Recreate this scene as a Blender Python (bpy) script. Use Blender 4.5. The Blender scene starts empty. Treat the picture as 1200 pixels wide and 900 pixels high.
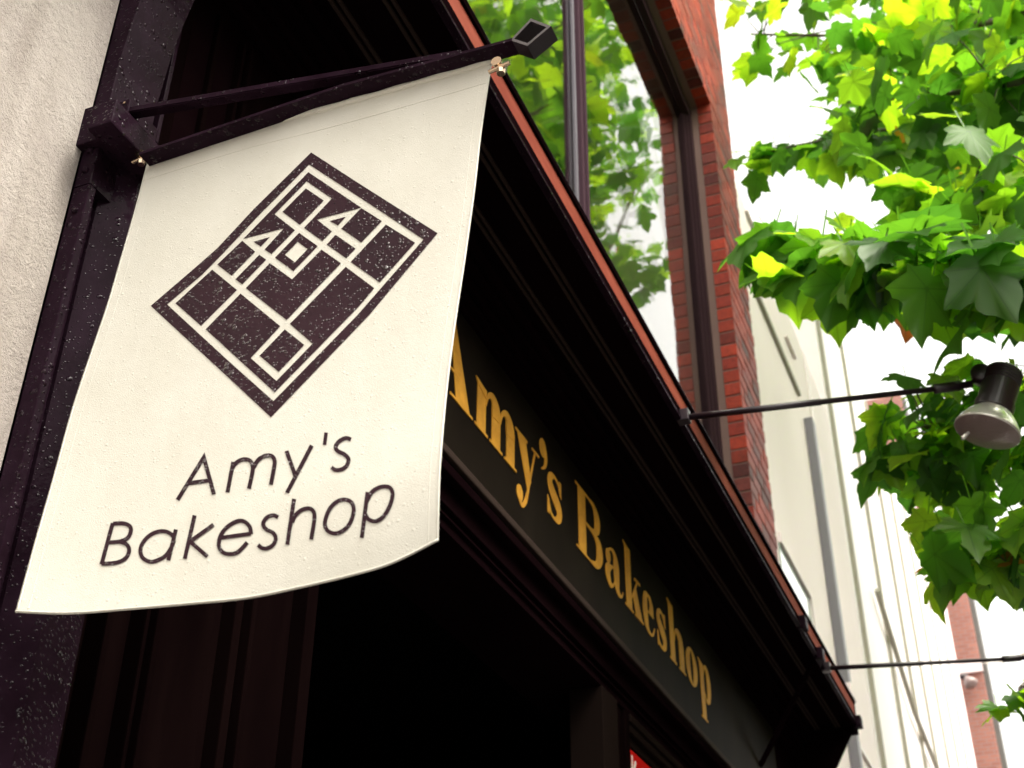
import bpy, bmesh, math, random
from mathutils import Vector, Matrix
random.seed(7)
R = math.radians
scene = bpy.context.scene
col = scene.collection
# ------------------------------------------------------------------ camera
F = 1517.0
def nrm(v): return Vector(v).normalized()
U_ = nrm((20, -2339, F)); L_ = Vector((745, 990, F)).normalized(); L_ = (L_ - U_ * L_.dot(U_)).normalized()
X_ = L_.cross(U_)
C = Vector((1.4, 0.0, 1.6))
def ray(x, y):
    d = Vector((x - 600, y - 450, F)).normalized()
    return Vector((X_.dot(d), L_.dot(d), U_.dot(d)))
def at(x, y, ax, val):
    r = ray(x, y); return C + r * ((val - C[ax]) / r[ax])
def proj(P):
    d = Vector(P) - C
    c = X_ * d.x + L_ * d.y + U_ * d.z
    if c.z <= 0: return (-9999, -9999)
    return (600 + F * c.x / c.z, 450 + F * c.y / c.z)
cam = bpy.data.cameras.new('camera'); cam_o = bpy.data.objects.new('camera', cam); col.objects.link(cam_o)
rx = Vector((X_[0], L_[0], U_[0])); ry = Vector((X_[1], L_[1], U_[1])); rz = Vector((X_[2], L_[2], U_[2]))
m = Matrix((rx, -ry, -rz)).transposed().to_4x4(); m.translation = C
cam_o.matrix_world = m
cam.sensor_width = 36; cam.lens = F / 1200 * 36; cam.clip_start = 0.05; cam.clip_end = 1500
cam.dof.use_dof = True; cam.dof.focus_distance = 2.35; cam.dof.aperture_fstop = 7.0
scene.camera = cam_o
# ------------------------------------------------------------------ sky, sun, exposure
SUN_EL, SUN_AZ = 58, 105           # azimuth measured from +Y towards +X
world = bpy.data.worlds.new('World'); scene.world = world; world.use_nodes = True
nt = world.node_tree; nt.nodes.clear()
sky = nt.nodes.new('ShaderNodeTexSky'); sky.sky_type = 'NISHITA'; sky.sun_disc = False
sky.sun_elevation = R(SUN_EL); sky.sun_rotation = R(SUN_AZ); sky.air_density = 1.0; sky.dust_density = 4.0
hs = nt.nodes.new('ShaderNodeHueSaturation'); hs.inputs['Saturation'].default_value = 0.12
tint = nt.nodes.new('ShaderNodeMix'); tint.data_type = 'RGBA'; tint.blend_type = 'MULTIPLY'; tint.inputs['Factor'].default_value = 1.0
tint.inputs['B'].default_value = (1.0, 0.965, 0.87, 1)
bg = nt.nodes.new('ShaderNodeBackground'); bg.inputs['Strength'].default_value = 0.15
wo = nt.nodes.new('ShaderNodeOutputWorld')
nt.links.new(sky.outputs[0], hs.inputs['Color']); nt.links.new(hs.outputs[0], tint.inputs['A'])
nt.links.new(tint.outputs['Result'], bg.inputs['Color']); nt.links.new(bg.outputs[0], wo.inputs[0])
sl = bpy.data.lights.new('sun', 'SUN'); sl.energy = 0.5; sl.angle = R(20); sl.color = (1, .96, .88)
so = bpy.data.objects.new('sun', sl); col.objects.link(so)
sd = Vector((math.cos(R(SUN_EL)) * math.sin(R(SUN_AZ)), math.cos(R(SUN_EL)) * math.cos(R(SUN_AZ)), math.sin(R(SUN_EL))))
so.rotation_euler = sd.to_track_quat('Z', 'Y').to_euler()
scene.view_settings.view_transform = 'Standard'; scene.view_settings.look = 'None'
scene.view_settings.exposure = 2.15; scene.view_settings.gamma = 1
scene.cycles.max_bounces = 8; scene.cycles.transparent_max_bounces = 8

# ------------------------------------------------------------------ material helpers
def mat(name, color, rough=.5, coat=0., coat_rough=.04, metallic=0., spec=.5):
    mt = bpy.data.materials.new(name); mt.use_nodes = True
    b = mt.node_tree.nodes['Principled BSDF']
    b.inputs['Base Color'].default_value = (*color, 1); b.inputs['Roughness'].default_value = rough
    b.inputs['Coat Weight'].default_value = coat; b.inputs['Coat Roughness'].default_value = coat_rough
    b.inputs['Metallic'].default_value = metallic; b.inputs['Specular IOR Level'].default_value = spec
    return mt
def N(mt, typ, **kw):
    n = mt.node_tree.nodes.new(typ)
    for k, v in kw.items():
        if hasattr(n, k): setattr(n, k, v)
        else: n.inputs[k.replace('_', ' ')].default_value = v
    return n
def Lk(mt, a, b): mt.node_tree.links.new(a, b)
def bsdf(mt): return mt.node_tree.nodes['Principled BSDF']
def math_n(mt, op, a=None, b=None, c=None, clamp=False):
    n = mt.node_tree.nodes.new('ShaderNodeMath'); n.operation = op; n.use_clamp = clamp
    for i, v in enumerate((a, b, c)):
        if v is None: continue
        if isinstance(v, (int, float)): n.inputs[i].default_value = v
        else: Lk(mt, v, n.inputs[i])
    return n.outputs[0]
def drops_height(mt, scale, rmin=-.1, rmax=.5, seed=0.):
    """rounded water beads of random size: height 0 between the beads"""
    tc = N(mt, 'ShaderNodeTexCoord')
    mp = N(mt, 'ShaderNodeMapping'); mp.inputs['Location'].default_value = (seed, seed * .7, seed * 1.3)
    Lk(mt, tc.outputs['Object'], mp.inputs[0])
    ns = N(mt, 'ShaderNodeTexNoise'); ns.inputs['Scale'].default_value = scale * .5
    vm = N(mt, 'ShaderNodeVectorMath', operation='MULTIPLY_ADD'); vm.inputs[1].default_value = (.5 / scale,) * 3
    Lk(mt, mp.outputs[0], ns.inputs['Vector']); Lk(mt, ns.outputs['Color'], vm.inputs[0]); Lk(mt, mp.outputs[0], vm.inputs[2])
    v = N(mt, 'ShaderNodeTexVoronoi'); v.inputs['Scale'].default_value = scale; v.inputs['Randomness'].default_value = 1
    Lk(mt, vm.outputs[0], v.inputs['Vector'])
    sep = N(mt, 'ShaderNodeSeparateColor'); Lk(mt, v.outputs['Color'], sep.inputs[0])
    r = math_n(mt, 'MULTIPLY_ADD', sep.outputs[0], rmax - rmin, rmin)
    h = math_n(mt, 'SUBTRACT', r, v.outputs['Distance'])
    h = math_n(mt, 'MAXIMUM', h, 0.)
    return math_n(mt, 'POWER', h, .6)
def bump(mt, h, dist, strength=1., prev=None):
    b = N(mt, 'ShaderNodeBump'); b.inputs['Distance'].default_value = dist; b.inputs['Strength'].default_value = strength
    Lk(mt, h, b.inputs['Height'])
    if prev is not None: Lk(mt, prev, b.inputs['Normal'])
    return b.outputs[0]
def noise(mt, scale, detail=4, rough=.6, stretch=None, seed=0):
    tc = N(mt, 'ShaderNodeTexCoord'); mp = N(mt, 'ShaderNodeMapping')
    mp.inputs['Location'].default_value = (seed, seed, seed)
    if stretch: mp.inputs['Scale'].default_value = stretch
    Lk(mt, tc.outputs['Object'], mp.inputs[0])
    n = N(mt, 'ShaderNodeTexNoise'); n.inputs['Scale'].default_value = scale; n.inputs['Detail'].default_value = detail
    n.inputs['Roughness'].default_value = rough; Lk(mt, mp.outputs[0], n.inputs['Vector'])
    return n.outputs['Fac']
def vary(mt, fac, c0, c1, lo=.3, hi=.7):
    r = N(mt, 'ShaderNodeValToRGB'); r.color_ramp.elements[0].position = lo; r.color_ramp.elements[1].position = hi
    r.color_ramp.elements[0].color = (*c0, 1); r.color_ramp.elements[1].color = (*c1, 1)
    Lk(mt, fac, r.inputs[0]); return r.outputs[0]

def wet_metal(name, c0, c1, rough=.35, scale=170, dist=.0022, rmax=.5, coat=1.0, rmin=-.15):
    mt = mat(name, c0, rough, coat, .05)
    Lk(mt, vary(mt, noise(mt, 9, 5), c0, c1), bsdf(mt).inputs['Base Color'])
    nz = bump(mt, noise(mt, 60, 3), .0006)
    h1 = drops_height(mt, scale, rmin, rmax); h2 = drops_height(mt, scale * .45, -.75, .45, 3.1)
    n = bump(mt, h1, dist, 1., nz)
    n = bump(mt, h2, dist * 2, 1., n)
    wet = math_n(mt, 'MULTIPLY', math_n(mt, 'ADD', h1, h2), 12., clamp=True)
    Lk(mt, math_n(mt, 'MULTIPLY_ADD', wet, coat, .10), bsdf(mt).inputs['Coat Weight'])
    Lk(mt, n, bsdf(mt).inputs['Normal']); Lk(mt, n, bsdf(mt).inputs['Coat Normal'])
    return mt
M_frame = wet_metal('wet_dark_metal', (.010, .0045, .008), (.021, .010, .018), .6, coat=.5, rmin=-.35)
bsdf(M_frame).inputs['Specular IOR Level'].default_value = .0
bsdf(M_frame).inputs['Coat IOR'].default_value = 1.33
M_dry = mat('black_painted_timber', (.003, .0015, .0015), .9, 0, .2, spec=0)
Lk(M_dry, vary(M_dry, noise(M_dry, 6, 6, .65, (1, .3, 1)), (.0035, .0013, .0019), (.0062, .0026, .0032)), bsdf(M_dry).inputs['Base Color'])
M_door = mat('dark_brown_paint', (.005, .003, .0025), .85, 0, .3, spec=0)
Lk(M_door, vary(M_door, noise(M_door, 7, 6, .65, (1, 1, .15)), (.0022, .001, .0012), (.0055, .0026, .0026)), bsdf(M_door).inputs['Base Color'])
M_door2 = mat('brown_post_paint', (.010, .0065, .0055), .8, spec=0)
M_mould = mat('brown_black_moulding_paint', (.035, .023, .019), .7, .0, .2, spec=.03)
M_board = mat('dark_olive_sign_paint', (.03, .028, .018), .55, .0, .2, spec=.01)
Lk(M_board, vary(M_board, noise(M_board, 3, 6, .6, (1, 1, .5)), (.0075, .005, .004), (.0145, .0108, .0078)), bsdf(M_board).inputs['Base Color'])
M_gold = mat('ochre_gold_paint', (.72, .36, .03), .6, .0, .2, spec=.2)
Lk(M_gold, vary(M_gold, noise(M_gold, 8, 7, .75), (.42, .185, .017), (.76, .37, .04)), bsdf(M_gold).inputs['Base Color'])
M_orange = mat('terracotta_red_wet_paint', (.42, .10, .055), .75, .0, .1, spec=.05)
Lk(M_orange, vary(M_orange, noise(M_orange, 10, 6, .7, (1, .25, 1)), (.17, .032, .02), (.27, .065, .04)), bsdf(M_orange).inputs['Base Color'])
Lk(M_orange, bump(M_orange, drops_height(M_orange, 90, -.5, .4), .002), bsdf(M_orange).inputs['Coat Normal'])
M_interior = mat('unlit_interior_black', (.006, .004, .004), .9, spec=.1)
M_steel = mat('bright_bolt_metal', (.55, .42, .30), .25, metallic=1)
M_ground = mat('wet_asphalt', (.05, .05, .052), .4, .4, .15)
Lk(M_ground, bump(M_ground, noise(M_ground, 60, 5), .01), bsdf(M_ground).inputs['Normal'])
M_pave = mat('wet_paving', (.10, .09, .085), .5, .4, .15)
Lk(M_pave, vary(M_pave, noise(M_pave, 2, 6), (.07, .065, .06), (.12, .11, .10)), bsdf(M_pave).inputs['Base Color'])

M_room_out = mat('dark_red_brown_brick', (.12, .055, .045), .9)
M_stucco = mat('pale_rendered_wall', (.58, .52, .48), .85, spec=.3)
Lk(M_stucco, vary(M_stucco, noise(M_stucco, 2.2, 8, .7), (.54, .47, .44), (.70, .64, .58)), bsdf(M_stucco).inputs['Base Color'])
_st = N(M_stucco, 'ShaderNodeMix', data_type='RGBA', blend_type='MULTIPLY'); _st.inputs['Factor'].default_value = .8
Lk(M_stucco, bsdf(M_stucco).inputs['Base Color'].links[0].from_socket, _st.inputs['A'])
Lk(M_stucco, vary(M_stucco, noise(M_stucco, 5, 6, .7, (1, 1.6, .22), 2), (.78, .76, .74), (1, 1, 1), .35, .55), _st.inputs['B'])
Lk(M_stucco, _st.outputs['Result'], bsdf(M_stucco).inputs['Base Color'])
_n1 = bump(M_stucco, noise(M_stucco, 110, 6, .75), .012)
_n2 = bump(M_stucco, noise(M_stucco, 28, 4, .6, (1, 1, 1), 4), .01, .6, _n1)
Lk(M_stucco, _n2, bsdf(M_stucco).inputs['Normal'])

M_brick = mat('red_brick', (.35, .09, .055), .7, .1, .3, spec=.3)
vc = N(M_brick, 'ShaderNodeVertexColor', layer_name='tone')
nb = noise(M_brick, 35, 6, .7)
mx = N(M_brick, 'ShaderNodeMix', data_type='RGBA', blend_type='MULTIPLY'); mx.inputs['Factor'].default_value = 1
Lk(M_brick, vc.outputs[0], mx.inputs['A']); Lk(M_brick, vary(M_brick, nb, (.55, .53, .56), (1.1, 1.1, 1.12), .28, .66), mx.inputs['B'])
Lk(M_brick, mx.outputs['Result'], bsdf(M_brick).inputs['Base Color'])
Lk(M_brick, bump(M_brick, noise(M_brick, 90, 5, .7), .004), bsdf(M_brick).inputs['Normal'])
M_mortar = mat('grey_pink_mortar', (.20, .12, .105), .9)
M_wframe = mat('dark_bronze_window_frame', (.04, .022, .026), .8, .0, .1, spec=0)
M_wmull = mat('dark_brown_mullion', (.06, .035, .045), .8, .0, .1, spec=0)
M_lead = mat('grey_glazing_bead', (.15, .14, .16), .7, .0, .1, spec=.1)
M_film = mat('wet_film_metal', (.02, .012, .018), .5, 1.0, .06)
Lk(M_film, bump(M_film, noise(M_film, 120, 3), .0006), bsdf(M_film).inputs['Coat Normal'])
# window glass: a real reflecting pane, dim room behind it
M_glass = mat('window_glass', (.9, .92, .9), .0); bsdf(M_glass).inputs['Transmission Weight'].default_value = 1.0
bsdf(M_glass).inputs['IOR'].default_value = 1.37
_g = N(M_glass, 'ShaderNodeTexCoord')
Lk(M_glass, bump(M_glass, noise(M_glass, .8, 2, .5), .0035), bsdf(M_glass).inputs['Normal'])
M_room = mat('upper_room_paint', (.22, .21, .18), .9)
M_cream = mat('cream_render', (.74, .70, .62), .8, spec=.2)
Lk(M_cream, vary(M_cream, noise(M_cream, .5, 6, .6, (1, 1, .3)), (.90, .78, .80), (.95, .84, .86)), bsdf(M_cream).inputs['Base Color'])
M_panel = mat('pale_cladding_panel', (.70, .70, .63), .45)
Lk(M_panel, vary(M_panel, noise(M_panel, .4, 4, .6), (.90, .82, .82), (.95, .88, .88)), bsdf(M_panel).inputs['Base Color'])
M_seam = mat('panel_joint_grey', (.42, .39, .33), .8)
M_pipe = mat('grey_pipe', (.20, .19, .22), .5)
M_cglass = mat('pale_green_glass', (.42, .50, .46), .08, .6, .05)
M_farbrick = mat('far_brown_brick', (.36, .15, .115), .8)
_bt = N(M_farbrick, 'ShaderNodeTexBrick'); _bt.inputs['Color1'].default_value = (.40, .16, .12, 1); _bt.inputs['Color2'].default_value = (.30, .115, .09, 1)
_bt.inputs['Mortar'].default_value = (.30, .19, .17, 1); _bt.inputs['Scale'].default_value = 1; _bt.inputs['Brick Width'].default_value = .24; _bt.inputs['Row Height'].default_value = .085
_bt.inputs['Mortar Size'].default_value = .012
_tc = N(M_farbrick, 'ShaderNodeTexCoord'); _sp = N(M_farbrick, 'ShaderNodeSeparateXYZ'); _cb = N(M_farbrick, 'ShaderNodeCombineXYZ')
Lk(M_farbrick, _tc.outputs['Object'], _sp.inputs[0]); Lk(M_farbrick, math_n(M_farbrick, 'ADD', _sp.outputs[0], _sp.outputs[1]), _cb.inputs[0]); Lk(M_farbrick, _sp.outputs[2], _cb.inputs[1])
Lk(M_farbrick, _cb.outputs[0], _bt.inputs['Vector']); Lk(M_farbrick, _bt.outputs[0], bsdf(M_farbrick).inputs['Base Color'])
M_bark = mat('plane_bark', (.10, .085, .06), .9)
Lk(M_bark, vary(M_bark, noise(M_bark, 9, 4), (.06, .05, .035), (.17, .155, .11), .45, .55), bsdf(M_bark).inputs['Base Color'])

def leaf_material():
    mt = bpy.data.materials.new('plane_leaf'); mt.use_nodes = True; t = mt.node_tree; t.nodes.clear()
    out = t.nodes.new('ShaderNodeOutputMaterial')
    vcn = t.nodes.new('ShaderNodeVertexColor'); vcn.layer_name = 'leaf'
    sep = t.nodes.new('ShaderNodeSeparateColor'); t.links.new(vcn.outputs[0], sep.inputs[0])
    def ramp(src, els):
        r = t.nodes.new('ShaderNodeValToRGB')
        while len(r.color_ramp.elements) < len(els): r.color_ramp.elements.new(.5)
        for e, (p, c) in zip(r.color_ramp.elements, els): e.position = p; e.color = (*c, 1)
        t.links.new(src, r.inputs[0]); return r.outputs[0]
    dcol = ramp(sep.outputs[1], [(0, (.020, .055, .010)), (.6, (.04, .09, .014)), (.985, (.10, .15, .02)), (.993, (.30, .07, .02))])
    tcol = ramp(sep.outputs[1], [(0, (.05, .16, .010)), (.3, (.12, .31, .010)), (.6, (.30, .54, .012)), (.985, (.50, .75, .015)), (.993, (.55, .12, .02))])
    vein = ramp(sep.outputs[0], [(0, (1, 1, 1)), (.86, (1, 1, 1)), (.97, (.62, .66, .5))])
    mixt = t.nodes.new('ShaderNodeMix'); mixt.data_type = 'RGBA'; mixt.blend_type = 'MULTIPLY'; mixt.inputs['Factor'].default_value = 1
    t.links.new(tcol, mixt.inputs['A']); t.links.new(vein, mixt.inputs['B'])
    d = t.nodes.new('ShaderNodeBsdfDiffuse'); tr = t.nodes.new('ShaderNodeBsdfTranslucent'); g = t.nodes.new('ShaderNodeBsdfGlossy')
    g.inputs['Roughness'].default_value = .35; g.inputs['Color'].default_value = (.6, .65, .55, 1)
    t.links.new(dcol, d.inputs[0]); t.links.new(mixt.outputs['Result'], tr.inputs[0])
    a = t.nodes.new('ShaderNodeAddShader'); t.links.new(d.outputs[0], a.inputs[0]); t.links.new(tr.outputs[0], a.inputs[1])
    fr = t.nodes.new('ShaderNodeFresnel'); fr.inputs[0].default_value = 1.35
    mm = t.nodes.new('ShaderNodeMixShader'); mm.inputs[0].default_value = .04; t.links.new(a.outputs[0], mm.inputs[1]); t.links.new(g.outputs[0], mm.inputs[2])
    t.links.new(mm.outputs[0], out.inputs[0]); return mt
M_leaf = leaf_material()

# ------------------------------------------------------------------ mesh helpers
def obj(name, bm, material, parent=None, smooth=False):
    me = bpy.data.meshes.new(name); bm.normal_update(); bm.to_mesh(me); bm.free()
    me.materials.append(material)
    if smooth:
        for p in me.polygons: p.use_smooth = True
    o = bpy.data.objects.new(name, me); col.objects.link(o)
    if parent is not None:
        o.parent = parent; wl = Vector((0, 0, 0)); a_ = parent
        while a_ is not None: wl += a_.location; a_ = a_.parent
        me.transform(Matrix.Translation(-wl))
    return o
def thing(name, label, cat, loc=(0, 0, 0), group=None):
    o = bpy.data.objects.new(name, None); col.objects.link(o); o.location = loc; o.empty_display_size = .1
    o['label'] = label; o['category'] = cat
    if group: o['group'] = group
    return o
def tag(o, label, cat, group=None, kind=None):
    o['label'] = label
    if cat: o['category'] = cat
    if group: o['group'] = group
    if kind: o['kind'] = kind
    return o
def box(bm, x0, x1, y0, y1, z0, z1, bev=0.):
    r = bmesh.ops.create_cube(bm, size=1)
    for v in r['verts']:
        v.co = Vector((x0 + (v.co.x + .5) * (x1 - x0), y0 + (v.co.y + .5) * (y1 - y0), z0 + (v.co.z + .5) * (z1 - z0)))
    if bev:
        es = list({e for v in r['verts'] for e in v.link_edges})
        bmesh.ops.bevel(bm, geom=es, offset=bev, segments=2, profile=.6, affect='EDGES')
    return r['verts']
def boxes(name, lst, material, parent=None, bev=0., smooth=False):
    bm = bmesh.new()
    for b in lst: box(bm, *b, bev=bev)
    return obj(name, bm, material, parent, smooth)
def prism_xz(bm, pts, y0, y1):
    """polygon in (x,z) extruded along y"""
    a = [bm.verts.new((p[0], y0, p[1])) for p in pts]; b = [bm.verts.new((p[0], y1, p[1])) for p in pts]
    bm.faces.new(a); bm.faces.new(b[::-1]); n = len(pts)
    for i in range(n): bm.faces.new((a[i], b[i], b[(i + 1) % n], a[(i + 1) % n]))
    bmesh.ops.recalc_face_normals(bm, faces=bm.faces[:])
def prism_yz(bm, pts, x0, x1):
    a = [bm.verts.new((x0, p[0], p[1])) for p in pts]; b = [bm.verts.new((x1, p[0], p[1])) for p in pts]
    fa = bm.faces.new(a); fb = bm.faces.new(b[::-1]); n = len(pts); fs = [fa, fb]
    for i in range(n): fs.append(bm.faces.new((a[i], b[i], b[(i + 1) % n], a[(i + 1) % n])))
    bmesh.ops.recalc_face_normals(bm, faces=fs)
def frame_axes(d):
    d = d.normalized(); a = Vector((0, 0, 1)) if abs(d.z) < .9 else Vector((0, 1, 0))
    s = d.cross(a).normalized(); return s, d.cross(s).normalized()
def tube(bm, pts, radii, n=10, cap=True):
    rings = []
    pts = [Vector(p) for p in pts]
    for i, p in enumerate(pts):
        d = (pts[min(i + 1, len(pts) - 1)] - pts[max(i - 1, 0)])
        s, t = frame_axes(d); r = radii[i] if isinstance(radii, (list, tuple)) else radii
        rings.append([bm.verts.new(p + s * (math.cos(2 * math.pi * k / n) * r) + t * (math.sin(2 * math.pi * k / n) * r)) for k in range(n)])
    fs = []
    for a, b in zip(rings, rings[1:]):
        for k in range(n): fs.append(bm.faces.new((a[k], a[(k + 1) % n], b[(k + 1) % n], b[k])))
    if cap: fs.append(bm.faces.new(rings[0][::-1])); fs.append(bm.faces.new(rings[-1]))
    bmesh.ops.recalc_face_normals(bm, faces=fs)
def lathe(bm, origin, axis, prof, n=40):
    """prof: (distance along the axis, radius)"""
    axis = Vector(axis).normalized(); s, t = frame_axes(axis); rings = []
    for h, r in prof:
        rings.append([bm.verts.new(Vector(origin) + axis * h + s * (math.cos(2 * math.pi * k / n) * max(r, 1e-4)) + t * (math.sin(2 * math.pi * k / n) * max(r, 1e-4))) for k in range(n)])
    fs = []
    for a, b in zip(rings, rings[1:]):
        for k in range(n): fs.append(bm.faces.new((a[k], a[(k + 1) % n], b[(k + 1) % n], b[k])))
    bmesh.ops.recalc_face_normals(bm, faces=fs)
def bar(bm, a, b, wy, h):
    """rectangular bar from a to b, wy wide along y, h thick"""
    a, b = Vector(a), Vector(b); d = (b - a).normalized(); n = Vector((-d.z, 0, d.x)).normalized() * (h / 2); w = Vector((0, wy / 2, 0))
    vs = [bm.verts.new(p + sn * n + sw * w) for p in (a, b) for sn in (1, -1) for sw in (1, -1)]
    fs = [bm.faces.new([vs[i] for i in q]) for q in ((0, 1, 3, 2), (4, 6, 7, 5), (0, 4, 5, 1), (2, 3, 7, 6), (0, 2, 6, 4), (1, 5, 7, 3))]
    bmesh.ops.recalc_face_normals(bm, faces=fs)

# ================================================================== SETTING
g = boxes('ground', [(-300, 300, -300, 300, -.3, -.12)], M_ground); g['kind'] = 'structure'
g = boxes('pavement', [(.001, 2.6, -40, 120, -.2, 0.0)], M_pave); g['kind'] = 'structure'

# ---- neighbouring pale rendered building on the left
t = thing('rendered_building', 'pale rough rendered wall left of the black shopfront column', 'building', (-.3, 0, 0))
boxes('wall', [(-.6, -.004, -9, 1.316, 0, 9)], M_stucco, t)

# ---- out-of-view row added across the street to block low sky light
O = thing('sky_blocking_row', 'unseen dark brick row added across the street to block low sky light', 'building', (11, 5, 0))
boxes('wall', [(11, 17, -12, 90, 0, 10.5)], M_room_out, O)

# ---- the bakeshop building
B = thing('brick_building', 'red brick building with a black shopfront and large upper window', 'building', (0, 4.6, 0))
YW0, YW1 = 1.62, 7.38          # upper window opening in y
ZW0, ZW1 = 4.42, 9.02
YE = 8.10                      # building's far corner
XG = -.215                     # glass plane
bm = bmesh.new()
# mortar core walls
box(bm, -1.0, -.006, YW1 + .006, YE - .006, 4.31, 12.6)
box(bm, -.32, -.006, 1.40, YE - .012, ZW1 + .006, 12.6)
box(bm, -.32, -.006, 1.40, YW0, 4.312, 12.59)
box(bm, -.32, -.006, YW0, YW1, 4.315, ZW0 - .006)
obj('mortar', bm, M_mortar, B)
# real bricks: courses 0.105 high
bm = bmesh.new(); tone = bm.loops.layers.color.new('tone')
rb = random.Random(3)
def brick(x0, x1, y0, y1, z0, z1):
    j = rb.uniform(-.0015, .0025)
    n0 = len(bm.faces)
    box(bm, x0, x1 + j, y0 + rb.uniform(-.002, .002), y1, z0, z1, bev=.0045)
    bm.faces.ensure_lookup_table()
    k = rb.random()
    c = (.64, .21, .12) if k < .5 else ((.54, .17, .11) if k < .78 else ((.46, .20, .17) if k < .92 else (.38, .14, .12)))
    s = rb.uniform(.85, 1.15); c = (c[0] * s, c[1] * s, c[2] * s, 1)
    for f in bm.faces[n0:]:
        for l in f.loops: l[tone] = c
CO = .105; MJ = .013
def courses(y0, y1, z0, z1, xin=-.11, headers=True):
    k = 0; z = z0
    while z < z1:
        zt = min(z + CO - MJ, z1); y = y0; first = True
        L = .235 if k % 2 == 0 else .12
        while y < y1 - .02:
            ye = min(y + L, y1); brick(xin, .0, y, ye - (MJ if ye < y1 else 0), z, zt)
            y = ye; L = .235
        z += CO; k += 1
courses(YW1, YE, 4.316, 12.6)
courses(1.40, YE, ZW1 + CO, 12.6)
# soldier course over the window
y = YW0
while y < YW1 - .05:
    brick(-.11, 0, y, y + .092, ZW1, ZW1 + CO - MJ); y += .105
obj('brickwork', bm, M_brick, B)
# window
win = obj('window', (lambda b: (box(b, XG - .06, XG + .055, YW1 - .06, YW1 - .002, ZW0, ZW1 - .002, .006),
                                box(b, XG - .06, XG + .10, YW0 + .002, YW0 + .1, ZW0, ZW1 - .002, .006),
                                box(b, XG - .058, XG + .053, YW0 + .1, YW1 - .06, ZW1 - .12, ZW1 - .002, .006),
                                box(b, XG - .058, XG + .053, YW0 + .1, YW1 - .06, ZW0, ZW0 + .08, .006)) and b)(bmesh.new()), M_wframe, B)
tag(win, 'wide dark framed window with two panes reflecting the trees', None)
# inner bead steps and mullion as sub-parts
boxes('bead', [(XG - .02, XG + .035, YW1 - .085, YW1 - .062, ZW0 + .08, ZW1 - .12), (XG - .02, XG + .015, YW1 - .105, YW1 - .087, ZW0 + .08, ZW1 - .12)], M_wframe, win, .003)
MY = 4.72
boxes('mullion', [(XG - .05, XG + .045, MY - .035, MY + .035, ZW0 + .08, ZW1 - .12), (XG - .052, XG + .062, MY - .012, MY + .012, ZW0 + .08, ZW1 - .121)], M_wmull, win, .006)
boxes('bead', [(XG + .002, XG + .02, MY - .06, MY - .037, ZW0 + .08, ZW1 - .12)], M_lead, win, .003)
boxes('bead', [(XG + .002, XG + .02, MY + .037, MY + .06, ZW0 + .08, ZW1 - .12)], M_lead, win, .003)
boxes('pane', [(XG - .006, XG, YW0 + .1, MY - .037, ZW0 + .081, ZW1 - .121)], M_glass, win)
boxes('pane', [(XG - .006, XG, MY + .037, YW1 - .087, ZW0 + .081, ZW1 - .121)], M_glass, win)
boxes('room', [(-4.1, -4, 1.4, YE - .02, 4.3, 12), (-4, -.33, 1.3, 1.4, 4.3, 12), (-4, -1.01, YE - .12, YE - .02, 4.3, 12), (-4, -.33, 1.4, YE - .14, 9.3, 9.4), (-4, -.33, 1.4, YE - .14, 4.2, 4.3)], M_room, B)
boxes('roof', [(-5, .03, 1.38, YE + .03, 12.62, 12.9)], M_mortar, B)
boxes('rear_wall', [(-5, -4.2, 1.4, YE, 0, 12.6)], M_mortar, B)
boxes('side_wall', [(-4.19, -.02, YE - .10, YE - .004, 0, 4.2)], M_mortar, B)

# shopfront (ground storey)
boxes('interior', [(-3.6, -3.5, 1.4, YE - .11, 0, 4.15), (-3.5, -.3, 1.35, 1.4, 0, 4.15), (-3.5, -.3, 1.41, YE - .12, 4.05, 4.15), (-3.5, -.3, 1.41, YE - .12, .0, .02)], M_interior, B)
S = []
# wall strip behind the sign and lintel
S += [(-.30, -.002, 1.40, YE - .11, 3.20, 4.152)]
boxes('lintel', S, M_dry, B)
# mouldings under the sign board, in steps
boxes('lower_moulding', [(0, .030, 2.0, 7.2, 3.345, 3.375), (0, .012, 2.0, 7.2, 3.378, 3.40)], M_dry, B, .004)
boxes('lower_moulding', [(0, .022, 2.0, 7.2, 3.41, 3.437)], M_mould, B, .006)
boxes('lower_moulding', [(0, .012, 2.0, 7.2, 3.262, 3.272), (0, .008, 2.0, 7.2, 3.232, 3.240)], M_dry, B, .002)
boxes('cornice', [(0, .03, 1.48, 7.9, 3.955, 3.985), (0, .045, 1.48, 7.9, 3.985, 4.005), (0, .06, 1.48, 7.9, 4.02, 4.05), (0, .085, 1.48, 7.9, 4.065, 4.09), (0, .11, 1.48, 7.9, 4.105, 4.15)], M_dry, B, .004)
# pilaster left of the entrance: battens and panels of several depths
bm = bmesh.new()
for (y0, y1, x1) in ((1.49, 1.53, .00), (1.53, 1.60, -.03), (1.60, 1.615, .012), (1.625, 1.685, -.012), (1.69, 1.70, .018), (1.715, 1.73, .022), (1.745, 1.90, .004), (1.915, 1.955, -.02), (1.96, 1.985, .008), (2.005, 2.02, .016), (2.04, 2.17, .0), (2.18, 2.22, .03)):
    box(bm, -.25, x1, y0, y1, 0, 3.9 if y1 < 2.0 else 3.34, .003)
box(bm, -.28, -.055, 1.45, 2.21, 0, 3.9)
obj('pilaster', bm, M_door, B)
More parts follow.
